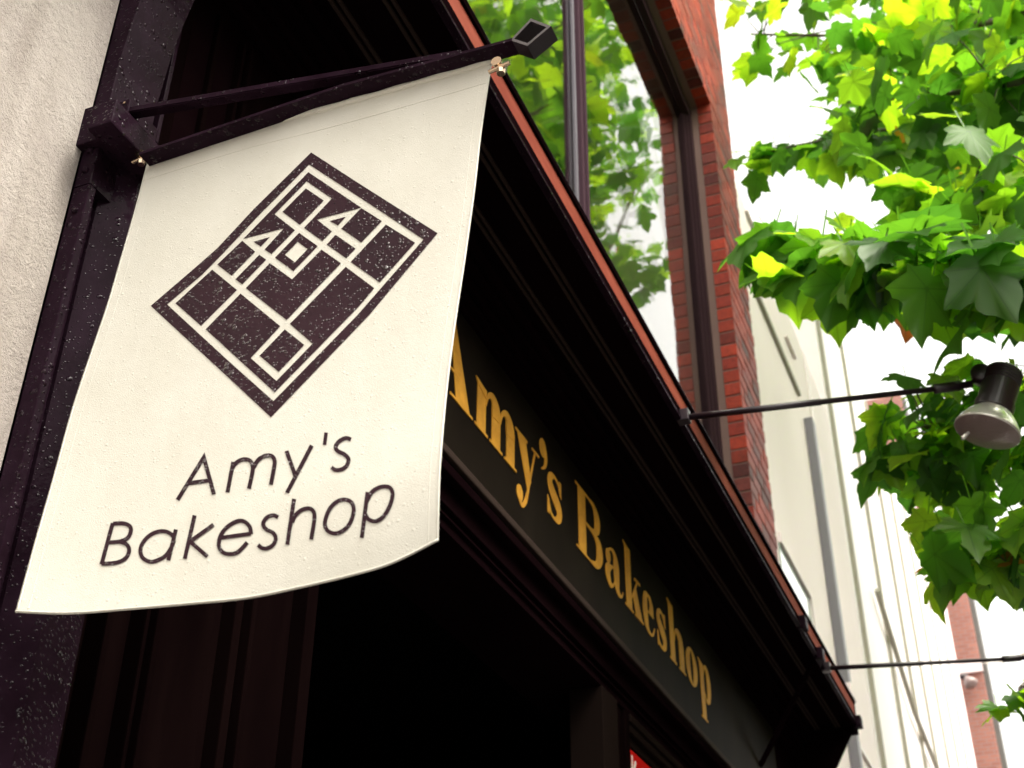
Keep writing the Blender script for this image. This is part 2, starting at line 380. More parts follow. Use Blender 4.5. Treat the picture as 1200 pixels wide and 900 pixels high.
# edge column next to the rendered wall (L-section with recess)
bm = bmesh.new()
box(bm, -.002, .034, 1.318, 1.336, 0, 3.148, .002)
box(bm, -.003, .004, 1.336, 1.362, 0, 3.6)
box(bm, .0, .012, 1.352, 1.360, 0, 3.3)
prism = [(1.362, 0), ]
vs = []
for z in (0, 3.235): vs.append([bm.verts.new(p) for p in ((-.02, 1.362, z), (.018, 1.362, z), (.062, 1.405, z), (.062, 1.49, z), (-.02, 1.49, z))])
fs = [bm.faces.new(vs[0]), bm.faces.new(vs[1][::-1])]
for i in range(5): fs.append(bm.faces.new((vs[0][i], vs[1][i], vs[1][(i + 1) % 5], vs[0][(i + 1) % 5])))
bmesh.ops.recalc_face_normals(bm, faces=fs)
colm = obj('column', bm, M_frame, B)
for z in (3.232, 3.185, 3.09): 
    bm = bmesh.new(); lathe(bm, (.016, 1.318, z), (0, -1, 0), [(0, .007), (.003, .007), (.005, .0045), (.005, 0)], 12); obj('screw', bm, M_frame, colm, True)
# jambs and posts of the shopfront
boxes('door_post', [(-.12, .004, 4.20, 4.39, 0, 3.228, .004)][:0] or [(-.12, .004, 4.20, 4.37, 0, 3.198)], M_door2, B, .004)
boxes('door_post', [(-.12, -.01, 4.40, 4.455, 0, 3.198), (-.12, .0, 4.47, 4.52, 0, 3.198)], M_door, B, .004)
boxes('shop_window_frame', [(-.12, -.004, 4.522, 7.4, 3.135, 3.165), (-.12, .004, 4.522, 7.4, 3.168, 3.198), (-.12, -.02, 4.522, 7.4, 3.095, 3.13)], M_door2, B, .004)
boxes('end_pier', [(-.2, .01, 7.3, YE - .11, 0, 3.198), (-.2, .0, 6.6, 7.29, 0, 3.09)], M_dry, B, .004)
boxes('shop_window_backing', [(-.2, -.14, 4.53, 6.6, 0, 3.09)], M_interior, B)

# ---- canopy
K = thing('canopy', 'long black canopy with terracotta edge band above the gold lettering', 'canopy', (0, 4.6, 4.155))
YC0, YC1 = .55, 7.95; XO = .385
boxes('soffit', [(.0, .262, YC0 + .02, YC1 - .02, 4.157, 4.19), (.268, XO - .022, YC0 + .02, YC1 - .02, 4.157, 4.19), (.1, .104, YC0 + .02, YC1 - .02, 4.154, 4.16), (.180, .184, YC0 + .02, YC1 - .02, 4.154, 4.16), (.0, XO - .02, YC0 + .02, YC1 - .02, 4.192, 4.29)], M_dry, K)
boxes('soffit_bead', [(x, x + .010, YC0 + .03, YC1 - .03, 4.146, 4.1565) for x in (.13, .150, .255, .275)], M_mould, K, .002)
boxes('drip_edge', [(XO - .020, XO + .004, YC0, YC1, 4.150, 4.162)], M_frame, K, .002)
boxes('lower_rail', [(XO - .018, XO, YC0, YC1, 4.163, 4.205)], M_dry, K, .001)
boxes('edge_band', [(XO - .018, XO - .004, YC0, YC1, 4.207, 4.287)], M_orange, K, .001)
boxes('top_rail', [(XO - .03, XO + .004, YC0, YC1, 4.289, 4.305)], M_dry, K, .002)
boxes('top_flashing', [(-.0, XO + .006, YC0, YC1, 4.3065, 4.3105)], M_frame, K)
def curve_bracket(y0, y1, mat_):
    bm = bmesh.new()
    prof = [(-.001, 3.15), (.0335, 3.15), (.034, 3.45), (.044, 3.58), (.060, 3.68), (.088, 3.80), (.130, 3.90), (.19, 3.99), (.27, 4.07), (.36, 4.135), (.366, 4.149), (-.001, 4.149)]
    prism_xz(bm, prof, y0, y1)
    bmesh.ops.bevel(bm, geom=[e for e in bm.edges if abs(e.verts[0].co.y - e.verts[1].co.y) < 1e-5 and e.verts[0].co.x > .01 and e.verts[1].co.x > .01], offset=.002, segments=1, affect='EDGES')
    return obj('bracket', bm, mat_, K)
curve_bracket(1.318, 1.44, M_frame)
bm = bmesh.new(); bar(bm, (XO - .03, 6.76, 4.15), (.01, 6.76, 3.62), .03, .02); obj('strut', bm, M_dry, K)
bm = bmesh.new(); prism_xz(bm, [(.001, 4.149), (XO - .03, 4.149), (XO - .03, 4.12), (.20, 3.86), (.001, 3.55)], 7.915, 7.94); obj('end_cheek', bm, M_dry, K)
for (x, y, z) in ((XO + .012, 6.30, 4.17), (XO + .012, 6.74, 4.16), (XO + .012, 7.93, 4.16)):
    boxes('clamp', [(x - .03, x + .018, y - .035, y + .035, z - .025, z + .045)], M_frame, K, .006)
boxes('end_plate', [(.0, XO - .001, YC1 - .018, YC1 + .004, 4.10, 4.304)], M_frame, K, .002)
boxes('upright', [(-.002, .012, 1.476, 1.488, 3.4, 3.95)], M_lead if False else M_frame, K, .002)

# ================================================================== SHOP SIGN (gold lettering)
SG = thing('shop_sign', 'dark olive fascia board with gold serif lettering reading Amy\'s Bakeshop', 'sign', (0, 4.6, 3.44))
boxes('board', [(.0, .010, 2.30, 7.2, 3.439, 3.953)], M_board, SG)
ZB = 3.625
def catmull(pts, sub=6, closed=False):
    n = len(pts); out = []
    rng = n if closed else n - 1
    for i in range(rng):
        if closed: p0, p1, p2, p3 = pts[(i - 1) % n], pts[i], pts[(i + 1) % n], pts[(i + 2) % n]
        else: p0, p1, p2, p3 = pts[max(i - 1, 0)], pts[i], pts[i + 1], pts[min(i + 2, n - 1)]
        for k in range(sub):
            t = k / sub
            out.append(tuple(.5 * ((2 * b) + (c - a) * t + (2 * a - 5 * b + 4 * c - d) * t * t + (-a + 3 * b - 3 * c + d) * t ** 3) for a, b, c, d in zip(p0, p1, p2, p3)))
    if not closed: out.append(tuple(pts[-1]))
    return out
class Letter:
    def __init__(s): s.bm = bmesh.new(); s.k = 0
    def _x(s): s.k += 1; return .0105, .0125 + .0003 * s.k
    def poly(s, pts):
        x0, x1 = s._x(); prism_yz(s.bm, [(y, ZB + z) for y, z in pts], x0, x1)
    def rect(s, y0, y1, z0, z1): s.poly([(y0, z0), (y1, z0), (y1, z1), (y0, z1)])
    def strip(s, A, Bp, closed=False):
        x0, x1 = s._x(); bm = s.bm; n = len(A)
        v = [[bm.verts.new((x, p[0], ZB + p[1])) for p in P] for x in (x0, x1) for P in (A, Bp)]
        a0, b0, a1, b1 = v; fs = []
        for i in range(n if closed else n - 1):
            j = (i + 1) % n
            for q in ((a0[i], a0[j], b0[j], b0[i]), (a1[i], b1[i], b1[j], a1[j]), (a0[i], a1[i], a1[j], a0[j]), (b0[i], b0[j], b1[j], b1[i])):
                fs.append(bm.faces.new(q))
        if not closed:
            fs.append(bm.faces.new((a0[0], b0[0], b1[0], a1[0]))); fs.append(bm.faces.new((a0[-1], a1[-1], b1[-1], b0[-1])))
        bmesh.ops.recalc_face_normals(bm, faces=fs)
    def ring(s, cy, cz, ry, rz_, iy, iz, a0=0, a1=360):
        n = 32; full = (a1 - a0) >= 360
        an = [R(a0 + (a1 - a0) * k / n) for k in range(n if full else n + 1)]
        s.strip([(cy + ry * math.cos(a), cz + rz_ * math.sin(a)) for a in an], [(cy + iy * math.cos(a), cz + iz * math.sin(a)) for a in an], full)
    def stroke(s, pts):
        q = catmull(pts, 5); A = []; Bp = []
        for i, p in enumerate(q):
            a = q[max(i - 1, 0)]; b = q[min(i + 1, len(q) - 1)]
            d = Vector((b[0] - a[0], b[1] - a[1])); d.normalize(); n = Vector((-d.y, d.x)) * (max(p[2], .002) / 2)
            A.append((p[0] + n.x, p[1] + n.y)); Bp.append((p[0] - n.x, p[1] - n.y))
        s.strip(A, Bp)
    def ball(s, y, z, r): s.poly([(y + r * .85 * math.cos(2 * math.pi * k / 18), z + r * math.sin(2 * math.pi * k / 18)) for k in range(18)])
    def done(s): return obj('letter', s.bm, M_gold, SG)
XH = .165; CAP = .262; H = .009
l = Letter()   # A
l.poly([(2.845, .268), (2.878, .275), (3.005, 0), (2.905, 0)]); l.poly([(2.862, .272), (2.850, .262), (2.745, .004), (2.757, .004)])
l.rect(2.79, 2.925, .085, .094); l.rect(2.862, 3.023, -.001, .008); l.rect(2.70, 2.808, -.001, .008); l.done()
l = Letter()   # m
for y in (3.055, 3.17, 3.288): l.rect(y, y + .066, .0, .125 if y > 3.1 else XH)
for y in (3.040, 3.155, 3.273): l.rect(y, y + .098, -.001, .008)
l.poly([(3.040, .172), (3.121, .160), (3.121, .13), (3.06, .150)])
for y in (3.118, 3.233): l.stroke([(y, .105, .006), (y + .012, .142, .012), (y + .035, .164, .022), (y + .062, .160, .040), (y + .080, .135, .062), (y + .085, .10, .066)])
l.done()
l = Letter()   # y
l.poly([(3.378, XH), (3.452, XH), (3.502, .03), (3.472, -.02)]); l.stroke([(3.540, XH, .011), (3.515, .10, .011), (3.480, .0, .012), (3.455, -.06, .018), (3.425, -.092, .016), (3.402, -.08, .02)])
l.ball(3.402, -.058, .030); l.rect(3.363, 3.466, .159, .168); l.rect(3.51, 3.572, .159, .168); l.done()
l = Letter()   # apostrophe
l.ball(3.612, .222, .036); l.stroke([(3.632, .225, .024), (3.640, .19, .022), (3.628, .155, .014), (3.600, .135, .006)]); l.done()
def letter_s(y0, w):
    l = Letter(); f = lambda u: y0 + u * w
    l.stroke([(f(.86), .118, .008), (f(.76), .150, .014), (f(.50), .164, .013), (f(.26), .148, .034), (f(.22), .118, .048), (f(.42), .090, .056), (f(.70), .066, .056), (f(.80), .042, .050), (f(.72), .014, .034), (f(.46), .000, .013), (f(.22), .012, .014), (f(.10), .05, .008)])
    l.poly([(f(.80), .168), (f(.93), .168), (f(.93), .105), (f(.84), .112)]); l.poly([(f(.04), -.004), (f(.16), -.004), (f(.14), .052), (f(.04), .062)])
    return l.done()
letter_s(3.648, .150)
l = Letter()   # B
l.rect(3.968, 4.046, .0, CAP); l.rect(3.942, 4.10, CAP - .008, CAP + .001); l.rect(3.942, 4.10, -.001, .008)
l.stroke([(4.09, CAP - .005, .009), (4.14, .252, .022), (4.176, .215, .056), (4.172, .172, .050), (4.135, .143, .018), (4.04, .138, .009)])
l.stroke([(4.04, .136, .009), (4.14, .132, .018), (4.188, .105, .058), (4.194, .065, .064), (4.16, .018, .032), (4.09, .0035, .009)]); l.done()
l = Letter()   # a
l.stroke([(4.300, .118, .012), (4.312, .148, .012), (4.345, .164, .012), (4.378, .156, .03), (4.395, .125, .060), (4.397, .07, .062), (4.400, .030, .050), (4.425, .008, .022), (4.455, .012, .010), (4.470, .035, .006)])
l.ball(4.300, .118, .030); l.stroke([(4.372, .098, .008), (4.330, .084, .018), (4.294, .062, .048), (4.290, .036, .050), (4.315, .008, .028), (4.345, .012, .012), (4.372, .04, .007)]); l.done()
l = Letter()   # k
l.rect(4.515, 4.583, 0, CAP + .005); l.poly([(4.496, .276), (4.583, .262), (4.583, .235), (4.515, .256)]); l.rect(4.497, 4.60, -.001, .008)
l.stroke([(4.585, .062, .010), (4.668, .160, .010)]); l.poly([(4.600, .085), (4.640, .125), (4.716, 0), (4.640, 0)]); l.rect(4.622, 4.728, -.001, .008); l.rect(4.632, 4.70, .157, .166); l.done()
def letter_e(y0, w):
    l = Letter(); f = lambda u: y0 + u * w
    l.stroke([(f(.66), .092, .052), (f(.70), .125, .046), (f(.60), .157, .026), (f(.44), .165, .012), (f(.24), .146, .044), (f(.18), .085, .062), (f(.26), .024, .044), (f(.48), .0, .014), (f(.72), .008, .012), (f(.88), .045, .006)])
    l.rect(f(.3), f(.84), .086, .094); return l.done()
letter_e(4.735, .175)
letter_s(4.925, .140)
l = Letter()   # h
l.rect(5.125, 5.190, 0, CAP + .005); l.poly([(5.108, .276), (5.190, .262), (5.190, .235), (5.125, .256)]); l.rect(5.108, 5.205, -.001, .008); l.rect(5.262, 5.330, 0, .125); l.rect(5.247, 5.346, -.001, .008)
l.stroke([(5.188, .105, .006), (5.202, .142, .012), (5.225, .164, .022), (5.255, .160, .040), (5.285, .140, .060), (5.296, .10, .068)]); l.done()
l = Letter(); l.ring(5.462, .082, .093, .089, .028, .078); l.done()   # o
l = Letter()   # p
l.rect(5.605, 5.668, -.10, XH); l.poly([(5.582, .174), (5.668, .162), (5.668, .136), (5.604, .152)]); l.rect(5.585, 5.688, -.106, -.097)
l.stroke([(5.666, .12, .006), (5.690, .160, .016), (5.725, .158, .034), (5.748, .12, .058), (5.748, .06, .060), (5.728, .012, .038), (5.695, .0, .014), (5.668, .03, .006)]); l.done()

# red paper poster inside the shop window, white characters
P = thing('poster', 'small red poster with white characters in the dark shop window', 'poster', (-.03, 4.7, 2.9))
boxes('sheet', [(-.026, -.022, 4.525, 5.05, 2.70, 3.085)], mat('red_paper', (.50, .012, .010), .8, spec=.0), P)
bm = bmesh.new()
def cstroke(y0, z0, y1, z1, w, xk=[0]):
    d = Vector((y1 - y0, z1 - z0)); d.normalize(); n = Vector((-d.y, d.x)) * w / 2; xk[0] += .0002
    prism_yz(bm, [(y0 + n.x, z0 + n.y), (y1 + n.x, z1 + n.y), (y1 - n.x, z1 - n.y), (y0 - n.x, z0 - n.y)], -.0215, -.0195 + xk[0])
by, bz = 4.545, 2.94
for a in ((.055, .125, .055, .075), (.015, .112, .033, .082), (.098, .112, .076, .082), (.005, .070, .108, .070), (.104, .070, .104, .0), (.012, .038, .104, .038), (.005, .004, .108, .004),
          (.16, .07, .21, .085), (.185, .11, .185, .0), (.15, .05, .235, .055), (.16, .0, .225, .01), (.26, .08, .33, .09), (.295, .11, .29, .0), (.255, .04, .34, .045)):
    cstroke(by + a[0], bz + a[1], by + a[2], bz + a[3], .013)
obj('characters', bm, mat('white_print', (.75, .68, .62), .6), P)

# ================================================================== BANNER BRACKET
K2 = thing('banner_bracket', 'wet black steel bracket with square end loop holding the white banner', 'bracket', (.05, 1.34, 3.2))
boxes('mounting_box', [(.046, .099, 1.268, 1.425, 3.230, 3.287)], M_frame, K2, .004)
boxes('mounting_plate', [(-.02, .046, 1.30, 1.43, 3.236, 3.330)], M_frame, K2, .003)
YB0, YB1 = 1.332, 1.364; yb = (YB0 + YB1) / 2; wb = YB1 - YB0
def onY(x, y, Y): return at(x, y, 1, Y)
p0 = onY(163, 180, YB0); p1 = onY(400, 100, YB0); p2 = onY(600, 46, YB0)
q = [onY(600, 46, YB0), onY(622, 23, YB0), onY(643, 31, YB0), onY(618, 52, YB0)]
def loop_mesh(bm, pts, th, y0, y1, closed):
    """flat bar following pts in the xz plane"""
    n = len(pts); c = [Vector((p.x, p.z)) for p in pts]; offs = []
    for i in range(n):
        a = c[(i - 1) % n] if (closed or i) else None; b = c[(i + 1) % n] if (closed or i < n - 1) else None
        d1 = (c[i] - a).normalized() if a is not None else None; d2 = (b - c[i]).normalized() if b is not None else None
        if d1 is None: d1 = d2
        if d2 is None: d2 = d1
        n1 = Vector((-d1.y, d1.x)); n2 = Vector((-d2.y, d2.x)); mtr = (n1 + n2).normalized(); k = 1 / max(.4, mtr.dot(n1)); offs.append(mtr * (th / 2 * k))
    ring = [[bm.verts.new((c[i].x + s * offs[i].x, y, c[i].y + s * offs[i].y)) for i in range(n)] for s in (1, -1) for y in (y0, y1)]
    a0, a1, b0, b1 = ring; fs = []
    for i in range(n if closed else n - 1):
        j = (i + 1) % n
        for qd in ((a0[i], a0[j], a1[j], a1[i]), (b0[i], b1[i], b1[j], b0[j]), (a0[i], b0[i], b0[j], a0[j]), (a1[i], a1[j], b1[j], b1[i])): fs.append(bm.faces.new(qd))
    if not closed: fs.append(bm.faces.new((a0[0], a1[0], b1[0], b0[0]))); fs.append(bm.faces.new((a0[-1], b0[-1], b1[-1], a1[-1])))
    bmesh.ops.recalc_face_normals(bm, faces=fs)
bm = bmesh.new(); loop_mesh(bm, [p0, p1, p2], .006, YB0, YB1, False); flat = obj('arm', bm, M_frame, K2)
bm = bmesh.new(); loop_mesh(bm, q, .005, YB0 + .0003, YB1 - .0003, True); obj('end_loop', bm, M_film, K2)
u0 = onY(150, 128, 1.335); u1 = onY(520, 64, 1.335)
bm = bmesh.new(); bar(bm, (u0.x, 1.346, u0.z), (u1.x + .03, 1.346, u1.z - .006), .022, .0145)
bmesh.ops.bevel(bm, geom=bm.edges[:], offset=.002, segments=2, affect='EDGES'); obj('brace', bm, M_frame, K2)
boxes('brace_mount', [(-.001, u0.x + .004, 1.330, 1.42, u0.z - .02, u0.z + .022)], M_frame, K2, .003)
def bolt(p, axis, r, h, parent, name='bolt'):
    bm = bmesh.new(); lathe(bm, p, axis, [(-h, 0), (-h, r * .6), (-h * .55, r * .6), (-h * .55, r), (h * .1, r), (h * .1, r * .5), (h, r * .5), (h, 0)], 8); return obj(name, bm, M_steel, parent)
bolt((.105, 1.405, 3.262), (1, 0, 0), .007, .01, K2); bolt((.105, 1.375, 3.248), (1, 0, 0), .005, .008, K2)
bolt((u0.x - .005, 1.333, u0.z + .012), (0, -1, 0), .005, .006, K2)

# ================================================================== BANNER
YF = YB1 + .001
Ledge = [(173, 188), (158, 245), (142, 300), (126, 355), (108, 408), (84, 480), (62, 560), (42, 630), (18, 718)]
Redge = [(577, 71), (565, 150), (557, 220), (546, 300), (534, 380), (524, 460), (517, 540), (515, 590), (514, 634)]
Tedge = [(173, 188), (230, 169), (300, 147), (370, 129), (440, 110), (510, 90), (577, 71)]
Bedge = [(18, 718), (80, 720), (150, 715), (220, 709), (290, 702), (350, 690), (410, 676), (460, 661), (514, 634)]
def resamp(pts, n=65):
    cm = catmull(pts, 8); out = []; ln = [0]
    for a, b in zip(cm, cm[1:]): ln.append(ln[-1] + math.hypot(b[0] - a[0], b[1] - a[1]))
    for k in range(n):
        s = ln[-1] * k / (n - 1); i = 0
        while i < len(ln) - 2 and ln[i + 1] < s: i += 1
        t = (s - ln[i]) / max(1e-9, ln[i + 1] - ln[i]); out.append((cm[i][0] + (cm[i + 1][0] - cm[i][0]) * t, cm[i][1] + (cm[i + 1][1] - cm[i][1]) * t))
    return out
EL, ER, ET, EB = [resamp(e) for e in (Ledge, Redge, Tedge, Bedge)]
def samp(E, t):
    t = min(max(t, 0), 1) * 64; i = min(int(t), 63); f = t - i
    return (E[i][0] + (E[i + 1][0] - E[i][0]) * f, E[i][1] + (E[i + 1][1] - E[i][1]) * f)
def coons(u, v):
    l_, r_, t_, b_ = samp(EL, v), samp(ER, v), samp(ET, u), samp(EB, u)
    c = (EL[0], ER[0], EL[-1], ER[-1])
    return tuple((1 - u) * l_[k] + u * r_[k] + (1 - v) * t_[k] + v * b_[k] - ((1 - u) * (1 - v) * c[0][k] + u * (1 - v) * c[1][k] + (1 - u) * v * c[2][k] + u * v * c[3][k]) for k in (0, 1))
def depthY(u, v):
    y = YF - .075 * v ** 1.6
    y += .010 * math.sin(math.pi * (u * 1.5 + .2)) * v
    y += .0022 * math.sin(u * 9 + v * 2.2) * (1 - .4 * v) * min(1, v * 8) + .0018 * math.sin(u * 23 + v * 5) * math.exp(-v * 5) * min(1, v * 20)
    y += .05 * max(0, v - .80) ** 1.8 * max(0, u - .25) * 14      # lower right hem curls away
    return y
def cloth_pt(u, v, off=0.):
    x, y = coons(u, v); r = ray(x, y); t_ = (depthY(u, v) - C.y) / r.y; return C + r * (t_ - off)
def inv(x, y):
    u, v = .5, .5
    for _ in range(12):
        p = coons(u, v); e = 1e-3; pu = coons(u + e, v); pv = coons(u, v + e)
        a, b, c, d = (pu[0] - p[0]) / e, (pv[0] - p[0]) / e, (pu[1] - p[1]) / e, (pv[1] - p[1]) / e
        det = a * d - b * c; dx, dy = x - p[0], y - p[1]
        u += (d * dx - b * dy) / det; v += (a * dy - c * dx) / det
        u = min(max(u, .002), .997); v = min(max(v, .002), .997)
    return u, v
M_cloth = bpy.data.materials.new('wet_offwhite_banner'); M_cloth.use_nodes = True
b_ = bsdf(M_cloth); b_.inputs['Roughness'].default_value = .6; b_.inputs['Coat Weight'].default_value = .15; b_.inputs['Coat Roughness'].default_value = .1
Lk(M_cloth, vary(M_cloth, noise(M_cloth, 5, 6, .65), (.59, .573, .505), (.645, .63, .57)), b_.inputs['Base Color'])
_w = bump(M_cloth, noise(M_cloth, 700, 2, .5), .0006, .8)
_w = bump(M_cloth, noise(M_cloth, 45, 4, .6), .0009, .5, _w)
_w = bump(M_cloth, noise(M_cloth, 7, 3, .6, (1, 1, .35)), .006, .5, _w)
_w = bump(M_cloth, drops_height(M_cloth, 150, -.6, .42), .0014, .6, _w)
Lk(M_cloth, _w, b_.inputs['Normal']); Lk(M_cloth, _w, b_.inputs['Coat Normal'])
FL = thing('hanging_banner', 'off white cloth banner with black tiled emblem and Amy\'s Bakeshop lettering', 'banner', (.12, YF, 3.19))
NU, NV = 110, 130
bm = bmesh.new()
def rowv(v, off=0.): return [bm.verts.new(cloth_pt(i / NU, v, off)) for i in range(NU + 1)]
rows = [rowv(j / NV) for j in range(NV + 1)]
for a, b in zip(rows, rows[1:]):
    for i in range(NU): bm.faces.new((a[i], a[i + 1], b[i + 1], b[i]))
cloth = obj('cloth', bm, M_cloth, FL, True)
sol = cloth.modifiers.new('thick', 'SOLIDIFY'); sol.thickness = .0009; sol.offset = 0
# rolled sleeve along the arm
bm = bmesh.new(); pts = [cloth_pt(i / 60, .004) + Vector((0, 0, .001)) for i in range(61)]
tube(bm, pts, [.0062 + .0006 * math.sin(i * .9) for i in range(61)], 12); obj('sleeve', bm, M_cloth, FL, True)
# hem seams
bm = bmesh.new(); tube(bm, [cloth_pt(i / 80, .9965, .0012) for i in range(81)], .0016, 6); obj('hem', bm, M_cloth, FL, True)
for uu in (.0035, .9965):
    bm = bmesh.new(); tube(bm, [cloth_pt(uu, i / 80, .0006) for i in range(81)], .0013, 6); obj('hem', bm, M_cloth, FL, True)
for uu in (.028, .972):
    bm = bmesh.new(); tube(bm, [cloth_pt(uu, i / 80, .0004) for i in range(81)], .0005, 5); obj('seam', bm, M_cloth, FL, True)
bm = bmesh.new(); tube(bm, [cloth_pt(i / 80, .045, .0006) for i in range(81)], .0007, 5); obj('seam', bm, M_cloth, FL, True)

M_print = wet_metal('wet_aubergine_print', (.018, .005, .010), (.027, .008, .015), .6, 190, .0030, .56, coat=.9)
bsdf(M_print).inputs['Specular IOR Level'].default_value = .15
def printed(name, tris2d, off):
    """2D mesh (photo-plane coordinates of the artwork) wrapped on the cloth"""
    bm2 = tris2d
    for _ in range(4):
        es = [e for e in bm2.edges if (e.verts[0].co - e.verts[1].co).length > 9]
        if not es: break
        bmesh.ops.subdivide_edges(bm2, edges=es, cuts=1)
        bmesh.ops.triangulate(bm2, faces=[f for f in bm2.faces if len(f.verts) > 3])
    for v in bm2.verts:
        u, w = inv(v.co.x, v.co.y); v.co = cloth_pt(u, w, off)
    return obj(name, bm2, M_print, cloth)
def add_poly2(bm2, pts):
    f = bm2.faces.new([bm2.verts.new((p[0], p[1], 0)) for p in pts]); f.normal_update(); bmesh.ops.triangulate(bm2, faces=[f])
S1 = 5.622
z1 = lambda x, y: (270 + x / S1, 170 + y / S1)
z2 = lambda x, y: (170 + x / S1, 270 + y / S1)
z3 = lambda x, y: (350 + x / S1, 210 + y / S1)
z4 = lambda x, y: (240 + x / S1, 340 + y / S1)
eb = bmesh.new()
outer = [z1(532, 48), z3(420, 42), z3(915, 355), z3(462, 897), z4(435, 837), z4(160, 580), z2(37, 497), z2(330, 245), z2(475, 118), z1(150, 425)]
inner = [z1(518, 128), z3(390, 112), z3(822, 397), z3(385, 897), z4(452, 730), z4(160, 470), z2(145, 487), z2(375, 292), z2(545, 118), z1(170, 480)]
for i in range(10):
    j = (i + 1) % 10; add_poly2(eb, [outer[i], outer[j], inner[j], inner[i]])
PL = [
 [z1(*p) for p in ((513, 178), (862, 412), (570, 490), (668, 568), (605, 632), (485, 545), (668, 352), (502, 238), (290, 455), (425, 560), (270, 718), (225, 688), (352, 548), (85, 618))],
 [z1(*p) for p in ((497, 285), (615, 365), (458, 525), (343, 440))], [z1(*p) for p in ((760, 472), (708, 530), (655, 500))],
 [z1(*p) for p in ((862, 414), (998, 500), (862, 642), (730, 550))], [z1(*p) for p in ((692, 590), (825, 682), (762, 745), (635, 655))],
 [z1(*p) for p in ((260, 605), (200, 668), (152, 637))],
 [z2(*p) for p in ((640, 68), (725, 140), (570, 298), (475, 225))], [z2(*p) for p in ((752, 160), (798, 192), (640, 355), (595, 322))],
 [z2(822, 215), z2(968, 322), z1(600, 688), z1(728, 778), z2(932, 590), z2(663, 380)],
 [z2(*p) for p in ((442, 258), (605, 392), (368, 628), (200, 480))],
 [z4(235, 22), z4(497, 237), z4(302, 447), z4(472, 598), z4(710, 352), z4(560, 222), z3(310, 577), z3(498, 717), z4(1010, 112), z4(460, 673), z4(5, 258)],
 [z4(*p) for p in ((527, 258), (655, 360), (487, 538), (360, 432))], [z3(*p) for p in ((575, 298), (767, 418), (533, 680), (342, 545))]]
for p in PL: add_poly2(eb, p)
ro = [z1(452, 578), z1(575, 665), z1(415, 830), z1(293, 742)]; ri = [z1(443, 637), z1(508, 685), z1(425, 772), z1(358, 722)]
for i in range(4): add_poly2(eb, [ro[i], ro[(i + 1) % 4], ri[(i + 1) % 4], ri[i]])
em = printed('emblem', eb, .0018)
S2 = 5.295
a5 = lambda x, y: (100 + x / S2, 500 + y / S2)
a6 = lambda x, y: (280 + x / S2, 500 + y / S2)
def letter2(strokes, w=4.8, taper=None):
    bm2 = bmesh.new(); k = 0
    for fn, pts, smooth, closed in strokes:
        P_ = [fn(*p) for p in pts]
        q_ = catmull(P_, 6, closed) if smooth else P_
        if not smooth:
            q2 = []
            for a, b in zip(q_, q_[1:]):
                m_ = max(1, int(math.hypot(b[0] - a[0], b[1] - a[1]) / 6)); q2 += [(a[0] + (b[0] - a[0]) * t / m_, a[1] + (b[1] - a[1]) * t / m_) for t in range(m_)]
            q_ = q2 + [q_[-1]]
        n = len(q_); A = []; Bp = []
        for i, p in enumerate(q_):
            if closed: a, b = q_[(i - 1) % n], q_[(i + 1) % n]
            else: a, b = q_[max(i - 1, 0)], q_[min(i + 1, n - 1)]
            d = Vector((b[0] - a[0], b[1] - a[1]))
            if not closed and 0 < i < n - 1 and not smooth:
                d1 = (Vector(p[:2]) - Vector(a[:2])).normalized(); d2 = (Vector(b[:2]) - Vector(p[:2])).normalized(); d = d1 + d2
                d.normalize(); nn = Vector((-d.y, d.x)); kk = 1 / max(.35, nn.dot(Vector((-d1.y, d1.x)))); nn *= w / 2 * kk
            else:
                d.normalize(); nn = Vector((-d.y, d.x)) * w / 2
            A.append(bm2.verts.new((p[0] + nn.x, p[1] + nn.y, k))); Bp.append(bm2.verts.new((p[0] - nn.x, p[1] - nn.y, k)))
        for i in range(n if closed else n - 1):
            j = (i + 1) % n; bm2.faces.new((A[i], A[j], Bp[j], Bp[i]))
        k += 1
    for v in bm2.verts:
        kz = v.co.z; u, ww = inv(v.co.x, v.co.y); v.co = cloth_pt(u, ww, .0018 + .0002 * kz)
    return obj('letter', bm2, M_print, cloth)
Ln, Sm = False, True
letter2([(a5, [(572, 455), (735, 190), (798, 420)], Ln, False), (a5, [(645, 350), (768, 333)], Ln, False)])
letter2([(a6, [(-35, 218), (-71, 408)], Ln, False), (a6, [(-52, 300), (-38, 250), (-5, 215), (35, 202), (70, 212), (85, 245), (82, 290), (62, 385)], Sm, False), (a6, [(90, 255), (120, 205), (165, 180), (205, 183), (222, 215), (215, 270), (198, 360)], Sm, False)])
letter2([(a6, [(295, 150), (348, 300)], Ln, False), (a6, [(452, 116), (298, 410)], Ln, False)])
letter2([(a6, [(541, 36), (531, 113)], Ln, False)], 4.3)
letter2([(a6, [(695, 80), (665, 70), (625, 88), (600, 122), (612, 150), (655, 172), (680, 202), (668, 242), (635, 265), (600, 268), (573, 253)], Sm, False)])
letter2([(a5, [(170, 598), (100, 855)], Ln, False), (a5, [(172, 602), (235, 600), (275, 617), (282, 650), (262, 690), (215, 712), (142, 718)], Sm, False), (a5, [(215, 714), (255, 730), (272, 765), (255, 810), (210, 838), (155, 848), (100, 850)], Sm, False)])
letter2([(a5, [(530, 665), (480, 648), (420, 662), (370, 702), (343, 755), (352, 808), (395, 836), (440, 832), (500, 798), (540, 735), (548, 695)], Sm, True), (a5, [(562, 637), (515, 830)], Ln, False)])
letter2([(a5, [(678, 550), (617, 820)], Ln, False), (a5, [(795, 608), (650, 712), (757, 806)], Ln, False)])
letter2([(a5, [(835, 690), (1026, 664)], Ln, False), (a5, [(1028, 668), (1020, 622), (985, 588), (940, 587), (880, 622), (840, 675), (828, 735), (848, 775), (890, 790), (945, 778), (1005, 718)], Sm, False)])
